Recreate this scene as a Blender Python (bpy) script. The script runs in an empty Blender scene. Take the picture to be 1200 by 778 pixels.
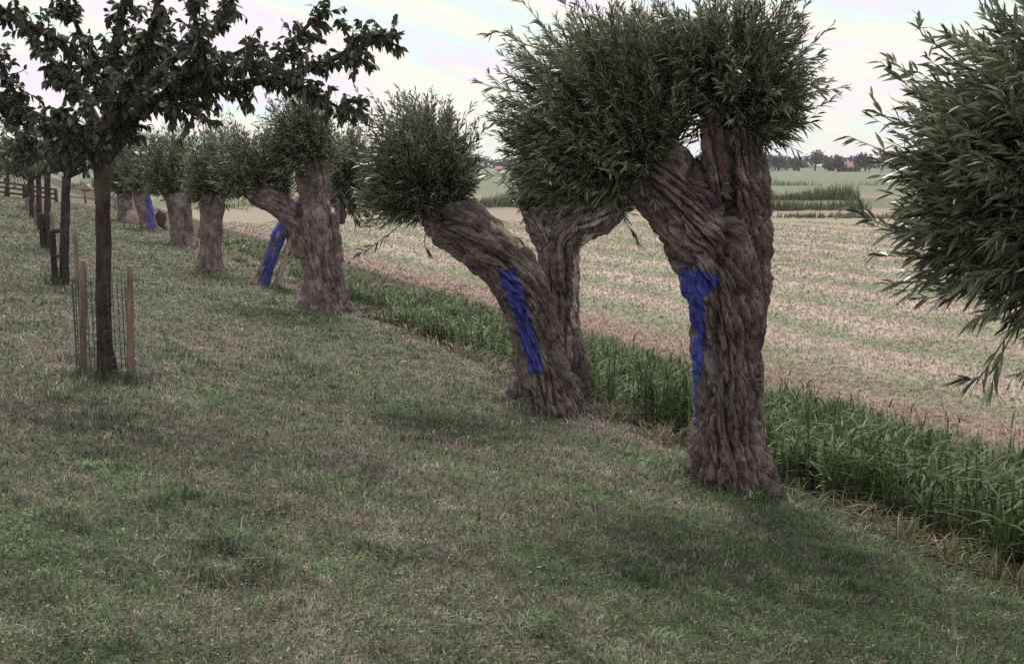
import bpy, math
import numpy as np
from mathutils import Vector

# ------------------------------------------------------------------ camera, world, sun
S = bpy.context.scene
C = S.collection
R = math.radians
F, CX, CY = 1333.0, 600.0, 389.0          # focal length and centre, in photo pixels
PITCH = R(8.45)
EYE = 2.25

cd = bpy.data.cameras.new('camera')
cd.sensor_width = 36.0
cd.lens = 36.0 * F / 1200.0
cd.clip_start, cd.clip_end = 0.05, 4000
cam = bpy.data.objects.new('camera', cd)
cam.location = (0, 0, EYE)
cam.rotation_euler = (R(90) - PITCH, 0, 0)
C.objects.link(cam)
S.camera = cam

W = bpy.data.worlds.new('World')
S.world = W
W.use_nodes = True
SUN_EL, SUN_AZ = R(50), R(-10)             # azimuth clockwise from +Y
def build_world():
    nt = W.node_tree
    nt.nodes.clear()
    N = nt.nodes.new
    L = nt.links.new
    out = N('ShaderNodeOutputWorld'); bg = N('ShaderNodeBackground')
    sky = N('ShaderNodeTexSky'); sky.sky_type = 'NISHITA'; sky.sun_disc = False
    sky.sun_elevation = SUN_EL; sky.sun_rotation = SUN_AZ
    tc = N('ShaderNodeTexCoord'); mp = N('ShaderNodeMapping')
    mp.vector_type = 'TEXTURE'
    mp.inputs['Rotation'].default_value = (0, R(13), 0)
    mp.inputs['Scale'].default_value = (1 / 2.6, 1 / 2.6, 1 / 17)
    L(tc.outputs['Generated'], mp.inputs['Vector'])
    n1 = N('ShaderNodeTexNoise'); n1.inputs['Scale'].default_value = 1.3; n1.inputs['Detail'].default_value = 4
    n1.inputs['Distortion'].default_value = 0.7
    L(mp.outputs[0], n1.inputs['Vector'])
    cr = N('ShaderNodeValToRGB')
    e = cr.color_ramp.elements
    e[0].position = .30; e[0].color = (9.6, 8.9, 10.2, 1)
    e[1].position = .72; e[1].color = (10.3, 9.8, 10.2, 1)
    for p, c in ((.40, (10.8, 9.6, 10.4, 1)), (.47, (10.9, 10.4, 9.0, 1)), (.54, (9.0, 10.5, 9.9, 1)), (.61, (10.1, 9.3, 10.8, 1)), (.67, (10.7, 10.3, 9.2, 1))):
        k = e.new(p); k.color = c
    L(n1.outputs['Fac'], cr.inputs[0])
    mx = N('ShaderNodeMixRGB'); mx.inputs[0].default_value = .94      # overcast: the cloud sheet hides most of the blue
    L(sky.outputs[0], mx.inputs[1]); L(cr.outputs[0], mx.inputs[2])
    L(mx.outputs[0], bg.inputs['Color'])
    bg.inputs['Strength'].default_value = 0.066
    L(bg.outputs[0], out.inputs['Surface'])
build_world()

sd = bpy.data.lights.new('sun', 'SUN')
sd.energy = 3.3
sd.angle = R(20)
sd.color = (1.0, .95, .9)
sun = bpy.data.objects.new('sun', sd)
sdir = Vector((math.sin(SUN_AZ) * math.cos(SUN_EL), math.cos(SUN_AZ) * math.cos(SUN_EL), math.sin(SUN_EL)))
sun.rotation_euler = sdir.to_track_quat('Z', 'Y').to_euler()
C.objects.link(sun)

vs = S.view_settings
S.display_settings.display_device = 'sRGB'
vs.view_transform = 'Standard'; vs.look = 'None'
vs.exposure = 0.56; vs.gamma = 1.0; vs.use_curve_mapping = False
S.cycles.max_bounces = 5
S.cycles.diffuse_bounces = 2
S.cycles.glossy_bounces = 1
S.cycles.transmission_bounces = 2
S.cycles.volume_bounces = 0
S.cycles.use_denoising = False

# ------------------------------------------------------------------ helpers
rng = np.random.default_rng(7)

def px(x, y, depth):
    """the point seen at photo pixel (x, y), at forward distance depth (world Y)"""
    a, b = (x - CX) / F, -(y - CY) / F
    d = np.array([a, math.cos(PITCH) + b * math.sin(PITCH), -math.sin(PITCH) + b * math.cos(PITCH)])
    d = d / d[1] * depth
    return np.array([d[0], d[1], d[2] + EYE])

def to_px(P):
    d = P - np.array([0, 0, EYE])
    fw = d[:, 1] * math.cos(PITCH) - d[:, 2] * math.sin(PITCH)
    up = d[:, 1] * math.sin(PITCH) + d[:, 2] * math.cos(PITCH)
    return np.stack([CX + F * d[:, 0] / fw, CY - F * up / fw], 1)

_g = np.random.default_rng(1).normal(size=(256, 3)); _g /= np.linalg.norm(_g, axis=1)[:, None]
_p = np.random.default_rng(2).permutation(256)
_p = np.concatenate([_p, _p, _p])
def perlin(P):
    P = np.asarray(P, float)
    i = np.floor(P).astype(int); f = P - i; i &= 255
    u = f * f * f * (f * (f * 6 - 15) + 10)
    r = 0
    for dx in (0, 1):
        for dy in (0, 1):
            for dz in (0, 1):
                h = _p[_p[_p[(i[:, 0] + dx) & 255] + ((i[:, 1] + dy) & 255)] + ((i[:, 2] + dz) & 255)]
                g = _g[h]
                v = g[:, 0] * (f[:, 0] - dx) + g[:, 1] * (f[:, 1] - dy) + g[:, 2] * (f[:, 2] - dz)
                w = (u[:, 0] if dx else 1 - u[:, 0]) * (u[:, 1] if dy else 1 - u[:, 1]) * (u[:, 2] if dz else 1 - u[:, 2])
                r = r + v * w
    return r
def noise2(x, y, s, z=0.0):
    return perlin(np.stack([x * s, y * s, np.full_like(x, z + .37)], 1))

def mesh_object(name, V, faces, mat, parent=None, col=None, smooth=False, vecattr=None):
    """V (N,3); faces: (M,3) or (M,4) int array; col (N,3) optional"""
    me = bpy.data.meshes.new(name)
    V = np.ascontiguousarray(V, dtype=np.float32); faces = np.ascontiguousarray(faces, dtype=np.int32)
    k = faces.shape[1]
    me.vertices.add(len(V)); me.vertices.foreach_set('co', V.ravel())
    me.loops.add(faces.size); me.loops.foreach_set('vertex_index', faces.ravel())
    me.polygons.add(len(faces))
    me.polygons.foreach_set('loop_start', np.arange(0, faces.size, k, dtype=np.int32))
    me.polygons.foreach_set('loop_total', np.full(len(faces), k, dtype=np.int32))
    if smooth:
        me.polygons.foreach_set('use_smooth', np.ones(len(faces), dtype=bool))
    me.update(calc_edges=True)
    if col is not None:
        c4 = np.ones((len(V), 4), np.float32); c4[:, :3] = col
        me.attributes.new('col', 'FLOAT_COLOR', 'POINT').data.foreach_set('color', c4.ravel())
    if vecattr is not None:
        me.attributes.new('bark', 'FLOAT_VECTOR', 'POINT').data.foreach_set('vector', np.ascontiguousarray(vecattr, dtype=np.float32).ravel())
    me.materials.append(mat)
    o = bpy.data.objects.new(name, me); C.objects.link(o)
    if parent is not None:
        o.parent = parent
        o.matrix_parent_inverse.identity()
        loc = np.array(parent['_at'])
        me.vertices.foreach_set('co', (V - loc.astype(np.float32)).ravel())
        me.update()
    return o

def thing(name, loc, label, cat, group=None):
    o = bpy.data.objects.new(name, None); C.objects.link(o)
    o.empty_display_size = .2
    o.location = loc
    o['_at'] = [float(v) for v in loc]
    o['label'] = label; o['category'] = cat
    if group: o['group'] = group
    return o
def child_of(part, name, V, faces, mat, root, **k):
    """a sub-part: a mesh under a part"""
    o = mesh_object(name, np.asarray(V) - np.array(root['_at']), faces, mat, None, **k)
    o.parent = part
    return o
def tag(o, label, cat, group=None, kind=None):
    o['label'] = label; o['category'] = cat
    if group: o['group'] = group
    if kind: o['kind'] = kind
    return o

def spline(P, n):
    """Catmull-Rom through rows of P, n samples"""
    P = np.asarray(P, float)
    if len(P) == 2:
        t = np.linspace(0, 1, n)[:, None]; return P[0] * (1 - t) + P[1] * t
    Q = np.vstack([2 * P[0] - P[1], P, 2 * P[-1] - P[-2]])
    out = []
    for t in np.linspace(0, len(P) - 1 - 1e-6, n):
        i = int(t); f = t - i
        a, b, c, d = Q[i:i + 4]
        out.append(.5 * (2 * b + (c - a) * f + (2 * a - 5 * b + 4 * c - d) * f * f + (3 * b - a - 3 * c + d) * f ** 3))
    return np.array(out)

def tubes(paths, radii, sides=5):
    """paths (N,K,3), radii (N,K): open tubes -> V, quads"""
    N, K, _ = paths.shape
    T = np.gradient(paths, axis=1); T /= np.linalg.norm(T, axis=2, keepdims=True) + 1e-9
    ref = np.where(np.abs(T[..., 2:3]) > .9, np.array([1., 0, 0]), np.array([0., 0, 1]))
    ref = np.broadcast_to(ref[:, :1], T.shape)
    A = np.cross(T, ref); A /= np.linalg.norm(A, axis=2, keepdims=True) + 1e-9
    B = np.cross(T, A)
    th = np.linspace(0, 2 * np.pi, sides, endpoint=False)
    V = paths[:, :, None] + radii[:, :, None, None] * (A[:, :, None] * np.cos(th)[:, None] + B[:, :, None] * np.sin(th)[:, None])
    idx = np.arange(N * K * sides).reshape(N, K, sides)
    a = idx[:, :-1]; b = idx[:, 1:]
    Q = np.stack([a, np.roll(a, -1, 2), np.roll(b, -1, 2), b], -1).reshape(-1, 4)
    return V.reshape(-1, 3), Q

def join(parts):
    Vs, Fs, n = [], [], 0
    for V, Q in parts:
        Vs.append(V); Fs.append(Q + n); n += len(V)
    return np.vstack(Vs), np.vstack(Fs)

def box(x0, x1, y0, y1, z0, z1, M=None):
    V = np.array([[x, y, z] for x in (x0, x1) for y in (y0, y1) for z in (z0, z1)], float)
    if M is not None: V = V @ M.T
    Q = np.array([[0, 1, 3, 2], [4, 6, 7, 5], [0, 4, 5, 1], [2, 3, 7, 6], [0, 2, 6, 4], [1, 5, 7, 3]])
    return V, Q

def beam(p, q, w, h):
    """a sawn bar from p to q"""
    p = np.array(p, float); q = np.array(q, float)
    d = q - p; d /= np.linalg.norm(d)
    r = np.array([0, 0, 1.]) if abs(d[2]) < .9 else np.array([0, 1., 0])
    a = np.cross(d, r); a /= np.linalg.norm(a); b = np.cross(a, d)
    V = np.array([e + a * s * w / 2 + b * t * h / 2 for e in (p, q) for s, t in ((-1, -1), (1, -1), (1, 1), (-1, 1))])
    Q = np.array([[0, 1, 2, 3], [7, 6, 5, 4], [0, 4, 5, 1], [1, 5, 6, 2], [2, 6, 7, 3], [3, 7, 4, 0]])
    return V, Q

def unit(v):
    return v / (np.linalg.norm(v, axis=-1, keepdims=True) + 1e-9)

def leaves(base, d, length, width, col, droop=.25, six=True, widest=.45, r=rng):
    """many separate leaves -> V, tris, col"""
    n = len(base)
    d = unit(d)
    side = unit(np.cross(d, unit(r.normal(size=(n, 3)))))
    nor = np.cross(side, d)
    nor *= np.where(nor[:, 2:3] < 0, -1, 1)
    L = length[:, None]; Wd = width[:, None]
    g = np.array([0, 0, -1.])
    def at(t): return base + d * L * t + g * L * droop * t * t
    if six:
        v = np.stack([base, at(.3) + side * Wd * .42 + nor * Wd * .14, at(.3) - side * Wd * .42 + nor * Wd * .14,
                      at(.65) + side * Wd * .38 + nor * Wd * .12, at(.65) - side * Wd * .38 + nor * Wd * .12, at(1.0)], 1)
        tri = np.array([[0, 1, 2], [1, 3, 4], [1, 4, 2], [3, 5, 4]])
        k = 6
    else:
        v = np.stack([base, at(widest) + side * Wd * .5 + nor * Wd * .12, at(1.0), at(widest) - side * Wd * .5 + nor * Wd * .12], 1)
        tri = np.array([[0, 1, 2], [0, 2, 3]])
        k = 4
    Fi = (tri[None] + (np.arange(n) * k)[:, None, None]).reshape(-1, 3)
    return v.reshape(-1, 3), Fi, np.repeat(col, k, 0)

# ------------------------------------------------------------------ materials
def mat(name):
    m = bpy.data.materials.new(name); m.use_nodes = True
    nt = m.node_tree
    return m, nt, nt.nodes['Principled BSDF']
def nd(nt, t, **k):
    n = nt.nodes.new(t)
    for a, b in k.items():
        if a in n.inputs: n.inputs[a].default_value = b
        else: setattr(n, a, b)
    return n
def ramp(nt, pts):
    n = nt.nodes.new('ShaderNodeValToRGB'); e = n.color_ramp.elements
    e[0].position, e[0].color = pts[0][0], (*pts[0][1], 1)
    e[1].position, e[1].color = pts[-1][0], (*pts[-1][1], 1)
    for p, c in pts[1:-1]:
        k = e.new(p); k.color = (*c, 1)
    return n

def leaf_material(name, rough=.5, spec=.4, trans=.25):
    m, nt, b = mat(name)
    at = nd(nt, 'ShaderNodeAttribute', attribute_name='col')
    b.inputs['Roughness'].default_value = rough
    b.inputs['Specular IOR Level'].default_value = spec
    nt.links.new(at.outputs['Color'], b.inputs['Base Color'])
    tr = nd(nt, 'ShaderNodeBsdfTranslucent'); mx = nd(nt, 'ShaderNodeMixShader')
    mx.inputs[0].default_value = trans
    nt.links.new(at.outputs['Color'], tr.inputs['Color'])
    nt.links.new(b.outputs[0], mx.inputs[1]); nt.links.new(tr.outputs[0], mx.inputs[2])
    nt.links.new(mx.outputs[0], nt.nodes['Material Output'].inputs['Surface'])
    return m
M_leaf = leaf_material('willow_leaf', .34, .6, .22)
M_apple_leaf = leaf_material('apple_leaf', .5, .35, .2)
M_grass = leaf_material('grass_blade', .6, .25, .2)
M_reed = leaf_material("reed_blade", .6, .2, .2)
M_far = leaf_material('far_foliage', .8, .1, .1)

def bark_material(name, c0, c1, c2, bump=.9):
    m, nt, b = mat(name)
    at = nd(nt, 'ShaderNodeAttribute', attribute_name='bark')
    mp = nd(nt, 'ShaderNodeMapping'); mp.inputs['Scale'].default_value = (1, 1, .42)
    nt.links.new(at.outputs['Vector'], mp.inputs['Vector'])
    n1 = nd(nt, 'ShaderNodeTexNoise', Scale=30., Detail=9., Roughness=.72)
    nt.links.new(mp.outputs[0], n1.inputs['Vector'])
    n2 = nd(nt, 'ShaderNodeTexNoise', Scale=4.5, Detail=5., Roughness=.6)
    nt.links.new(at.outputs['Vector'], n2.inputs['Vector'])
    r1 = ramp(nt, [(.39, c0), (.50, c1), (.61, c2)])
    mxf = nd(nt, 'ShaderNodeMath', operation='MULTIPLY_ADD'); mxf.inputs[1].default_value = .55
    sc = nd(nt, 'ShaderNodeMath', operation='MULTIPLY'); sc.inputs[1].default_value = .45
    nt.links.new(n2.outputs['Fac'], sc.inputs[0]); nt.links.new(n1.outputs['Fac'], mxf.inputs[0]); nt.links.new(sc.outputs[0], mxf.inputs[2])
    nt.links.new(mxf.outputs[0], r1.inputs[0])
    # greenish algae in soft patches
    n3 = nd(nt, 'ShaderNodeTexNoise', Scale=2.2, Detail=3.)
    nt.links.new(at.outputs['Vector'], n3.inputs['Vector'])
    r3 = ramp(nt, [(.50, (0, 0, 0)), (.72, (.55, .55, .55))])
    nt.links.new(n3.outputs['Fac'], r3.inputs[0])
    mg = nd(nt, 'ShaderNodeMixRGB'); mg.inputs[2].default_value = (.15, .155, .10, 1)
    nt.links.new(r3.outputs[0], mg.inputs[0]); nt.links.new(r1.outputs[0], mg.inputs[1])
    nt.links.new(mg.outputs[0], b.inputs['Base Color'])
    b.inputs['Roughness'].default_value = .9
    b.inputs['Specular IOR Level'].default_value = .15
    nr = nd(nt, 'ShaderNodeTexNoise', noise_type='RIDGED_MULTIFRACTAL', Scale=24., Detail=5., Roughness=.6)
    nt.links.new(mp.outputs[0], nr.inputs['Vector'])
    ad = nd(nt, 'ShaderNodeMath', operation='MULTIPLY_ADD'); ad.inputs[1].default_value = -.35
    nt.links.new(nr.outputs['Fac'], ad.inputs[0]); nt.links.new(n1.outputs['Fac'], ad.inputs[2])
    bp = nd(nt, 'ShaderNodeBump', Strength=bump, Distance=.03)
    nt.links.new(ad.outputs[0], bp.inputs['Height']); nt.links.new(bp.outputs[0], b.inputs['Normal'])
    return m
M_bark = bark_material('willow_bark', (.07, .05, .055), (.175, .130, .136), (.38, .305, .30))
M_apple_bark = bark_material('apple_bark', (.028, .02, .022), (.055, .04, .04), (.095, .072, .068), .6)
def simple(name, c, rough=.8, var=.3, scale=30., spec=.2, stretch=(1, 1, 1)):
    m, nt, b = mat(name)
    tc = nd(nt, 'ShaderNodeTexCoord'); mp = nd(nt, 'ShaderNodeMapping'); mp.inputs['Scale'].default_value = stretch
    nt.links.new(tc.outputs['Object'], mp.inputs['Vector'])
    n = nd(nt, 'ShaderNodeTexNoise', Scale=scale, Detail=5., Roughness=.65)
    nt.links.new(mp.outputs[0], n.inputs['Vector'])
    r = ramp(nt, [(.3, tuple(v * (1 - var) for v in c)), (.7, tuple(min(1, v * (1 + var)) for v in c))])
    nt.links.new(n.outputs['Fac'], r.inputs[0]); nt.links.new(r.outputs[0], b.inputs['Base Color'])
    b.inputs['Roughness'].default_value = rough; b.inputs['Specular IOR Level'].default_value = spec
    bp = nd(nt, 'ShaderNodeBump', Strength=.3, Distance=.01)
    nt.links.new(n.outputs['Fac'], bp.inputs['Height']); nt.links.new(bp.outputs[0], b.inputs['Normal'])
    return m
M_blue = simple('blue_paint', (.05, .062, .28), .6, .45, 22., .3, (1, 1, .4))
M_bare = simple('bare_wood', (.40, .32, .28), .8, .3, 25., .2, (1, 1, .25))
M_rot = simple('rotten_wood', (.12, .066, .052), .9, .5, 20., .1, (1, 1, .25))
M_stake = simple('pine_stake', (.21, .15, .13), .8, .35, 18., .2, (1, 1, .2))
M_dark = simple('dark_timber', (.045, .035, .034), .8, .4, 18., .2, (1, 1, .2))
M_rail = simple('weathered_rail', (.075, .05, .048), .85, .4, 12.)
M_greyrail = simple('grey_rail', (.16, .13, .13), .85, .3, 12.)
M_wire = simple('galvanised_wire', (.07, .07, .075), .6, .2, 40.)
M_twig = simple('willow_shoot', (.12, .11, .06), .7, .3, 20.)
M_apple = simple('apple_skin', (.22, .13, .11), .4, .35, 12., .4)
M_tile = simple('roof_tiles', (.28, .165, .125), .8, .2, 2.)
M_redtile = simple('red_tiles', (.24, .10, .09), .8, .2, 2.)
M_brick = simple('brick_wall', (.30, .20, .17), .9, .2, 3.)
M_white = simple('white_wall', (.78, .76, .75), .8, .06, 3.)
M_glass = simple('window_glass', (.03, .035, .04), .15, .1, 3., .5)
M_pale = simple('fallen_wood', (.32, .23, .20), .85, .3, 12.)
M_tag = simple('white_plastic', (.8, .8, .8), .4, .04, 10.)

# ------------------------------------------------------------------ ground
U = np.array([-.406, .914]); U /= np.linalg.norm(U)        # along the willow row, away from the camera
NV = np.array([-U[1], U[0]])                               # up the dike
O2 = np.array([1.49, 7.8])
def tn(x, y):
    dx, dy = x - O2[0], y - O2[1]
    return dx * U[0] + dy * U[1], dx * NV[0] + dy * NV[1]
PN = [-2000, -5.6, -5.0, -4.5, -3.8, -1.9, -1.2, -.75, -.35, 0, 1, 3, 5, 7, 9, 12, 16, 24, 40, 2000]
PZ = [-.78, -.78, -.74, -.85, -1.05, -1.05, -.58, -.16, -.04, 0, .125, .40, .685, .96, 1.15, 1.25, 1.2, .6, .0, .0]
def profile(n):
    s = 0
    for k in (-.3, -.15, 0, .15, .3):
        s = s + np.interp(n + k, PN, PZ)
    return s / 5
def ground_z(x, y):
    x = np.atleast_1d(np.asarray(x, float)); y = np.atleast_1d(np.asarray(y, float))
    t, n = tn(x, y)
    z = profile(n)
    dike = np.clip((n + .6) / .6, 0, 1)
    z = z + dike * (.05 * noise2(x, y, 1.1) + .045 * noise2(x, y, 3.1, 4) + .02 * perlin(np.stack([(x * .67 - y * .74) * .5, (x * .74 + y * .67) * 2.6, x * 0 + 9], 1)))
    fld = np.clip((-n - 5.2) / .8, 0, 1)
    w = noise2(x, y, .12, 8)
    z = z + fld * (.05 * np.cos((n + 1.1 * w) * 2 * np.pi / 2.7) + .035 * noise2(x, y, 1.6, 3) + .03 * noise2(x, y, 4.2, 5))
    return z
def gz(x, y): return float(ground_z(x, y)[0])

def axis(fine_lo, fine_hi, step, far_lo, far_hi, grow=1.13):
    a = list(np.arange(fine_lo, fine_hi, step))
    s, v = step, a[-1]
    while v < far_hi:
        s *= grow; v = min(v + s, far_hi); a.append(v)
    s, v, b = step, a[0], []
    while v > far_lo:
        s *= grow; v = max(v - s, far_lo); b.append(v)
    return np.array(b[::-1] + a)

def ground_material():
    m, nt, b = mat('ground_surface')
    L = nt.links.new
    geo = nd(nt, 'ShaderNodeNewGeometry')
    def vmath(vec):
        d = nd(nt, 'ShaderNodeVectorMath', operation='DOT_PRODUCT'); L(geo.outputs['Position'], d.inputs[0]); d.inputs[1].default_value = vec; return d.outputs['Value']
    def math_(op, a, c=None, d=None):
        k = nd(nt, 'ShaderNodeMath', operation=op)
        for i, v in enumerate((a, c, d)):
            if v is None: continue
            if isinstance(v, (int, float)): k.inputs[i].default_value = v
            else: L(v, k.inputs[i])
        return k.outputs[0]
    def noise(scale, detail=5., rough=.6, vec=None, dist=0.):
        k = nd(nt, 'ShaderNodeTexNoise', Scale=scale, Detail=detail, Roughness=rough, Distortion=dist)
        L(vec or geo.outputs['Position'], k.inputs['Vector']); return k.outputs['Fac']
    def mix(f, a, c):
        k = nd(nt, 'ShaderNodeMixRGB')
        for i, v in enumerate((f, a, c)):
            if isinstance(v, tuple): k.inputs[i].default_value = (*v, 1)
            elif isinstance(v, (int, float)): k.inputs[i].default_value = v
            else: L(v, k.inputs[i])
        return k.outputs[0]
    def smooth(v, lo, hi):
        k = nd(nt, 'ShaderNodeMapRange', interpolation_type='SMOOTHSTEP'); L(v, k.inputs['Value'])
        k.inputs['From Min'].default_value = lo; k.inputs['From Max'].default_value = hi; return k.outputs[0]
    n = math_('SUBTRACT', vmath((NV[0], NV[1], 0)), float(O2 @ NV))
    y = vmath((0, 1, 0))
    # dike turf
    r = ramp(nt, [(.30, (.04, .04, .03)), (.46, (.09, .09, .065)), (.58, (.15, .13, .105)), (.72, (.26, .205, .185))])
    fa = math_('MULTIPLY_ADD', noise(26., 8., .75), .55, math_('MULTIPLY', noise(1.7, 4.), .45))
    L(fa, r.inputs[0])
    dike = r.outputs[0]
    # mown field: swaths of dry hay and pale stubble
    nw = math_('ADD', n, math_('MULTIPLY', math_('SUBTRACT', noise(.12, 3.), .5), 4.0))
    nw = math_('ADD', nw, math_('MULTIPLY', math_('SUBTRACT', noise(.8, 6., .75), .5), 3.4))
    wv = math_('MULTIPLY_ADD', math_('COSINE', math_('MULTIPLY', nw, 2 * math.pi / 2.7)), .5, .5)
    fb = math_('MULTIPLY_ADD', noise(9., 8., .75), .8, math_('MULTIPLY_ADD', wv, .36, -.08))
    r2 = ramp(nt, [(.24, (.15, .165, .095)), (.42, (.24, .25, .16)), (.58, (.34, .285, .23)), (.76, (.46, .365, .32))])
    L(fb, r2.inputs[0])
    edge = mix(math_('MULTIPLY', smooth(math_('ADD', n, math_('MULTIPLY', noise(1.1, 4.), 1.4)), -6.6, -5.4), .8), r2.outputs[0], (.21, .135, .115))
    # strips of other land beyond
    yy = math_('ADD', y, math_('MULTIPLY', math_('SUBTRACT', noise(.05, 3.), .5), 10.))
    r3 = ramp(nt, [(.0, (.27, .235, .17)), (.14, (.26, .20, .165)), (.17, (.10, .125, .07)), (.28, (.115, .13, .08)), (.30, (.23, .19, .155)), (.40, (.16, .165, .115)), (.47, (.13, .16, .10)), (1., (.13, .16, .105))])
    sc = nd(nt, 'ShaderNodeMapRange'); L(yy, sc.inputs['Value']); sc.inputs['From Min'].default_value = 55; sc.inputs['From Max'].default_value = 200
    L(sc.outputs[0], r3.inputs[0])
    far = mix(math_('MULTIPLY', noise(.5, 5., .7), .5), r3.outputs[0], (.16, .15, .10))
    fld = mix(smooth(yy, 50, 58), edge, far)
    ditch = mix(noise(5., 5.), (.035, .035, .022), (.08, .075, .045))
    c1 = mix(smooth(math_('ADD', n, math_('MULTIPLY', noise(2.2, 4.), .5)), -.75, -.25), ditch, dike)
    c2 = mix(smooth(n, -5.2, -4.7), fld, c1)
    L(c2, b.inputs['Base Color'])
    b.inputs['Roughness'].default_value = .95; b.inputs['Specular IOR Level'].default_value = .1
    bp = nd(nt, 'ShaderNodeBump', Strength=.8, Distance=.04)
    L(noise(18., 8., .75), bp.inputs['Height']); L(bp.outputs[0], b.inputs['Normal'])
    return m

ta = axis(-9, 46, .11, -950, 950, 1.16)
na = axis(-17, 7, .10, -950, 950, 1.16)
TT, NN = np.meshgrid(ta, na, indexing='ij')
GX = O2[0] + TT * U[0] + NN * NV[0]; GY = O2[1] + TT * U[1] + NN * NV[1]
GZ = ground_z(GX.ravel(), GY.ravel())
idx = np.arange(GX.size).reshape(GX.shape)
gq = np.stack([idx[:-1, :-1], idx[:-1, 1:], idx[1:, 1:], idx[1:, :-1]], -1).reshape(-1, 4)
ground = mesh_object('ground', np.stack([GX.ravel(), GY.ravel(), GZ], 1), gq, ground_material(), smooth=True)
tag(ground, 'grassy dike slope, ditch bank and flat mown fields to the horizon', 'ground', kind='structure')

# ------------------------------------------------------------------ willow trunks
def sample_limb(l, n):
    """l: list of (x px, y px, r px, depth) -> centre (n,3), radius (n)"""
    P = np.array([np.append(px(x, y, d), r * d / F) for x, y, r, d in l])
    Q = spline(P, n)
    return Q[:, :3], np.maximum(Q[:, 3], .004)

def closed_tube(Cn, r, sides=20, flare=None):
    V, Q = tubes(Cn[None], r[None], sides)
    n = len(Cn)
    V = np.vstack([V, Cn[0], Cn[-1]])
    tri = []
    a, b = n * sides, n * sides + 1
    f = [tuple(q) for q in Q]
    for i in range(sides):
        j = (i + 1) % sides
        f.append((j, i, a)); f.append(((n - 1) * sides + i, (n - 1) * sides + j, b))
    return V, f

def inside(poly, P):
    poly = np.asarray(poly, float); x, y = P[:, 0], P[:, 1]
    r = np.zeros(len(P), bool); j = len(poly) - 1
    for i in range(len(poly)):
        xi, yi = poly[i]; xj, yj = poly[j]
        c = ((yi > y) != (yj > y)) & (x < (xj - xi) * (y - yi) / (yj - yi + 1e-9) + xi)
        r ^= c; j = i
    return r

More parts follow.
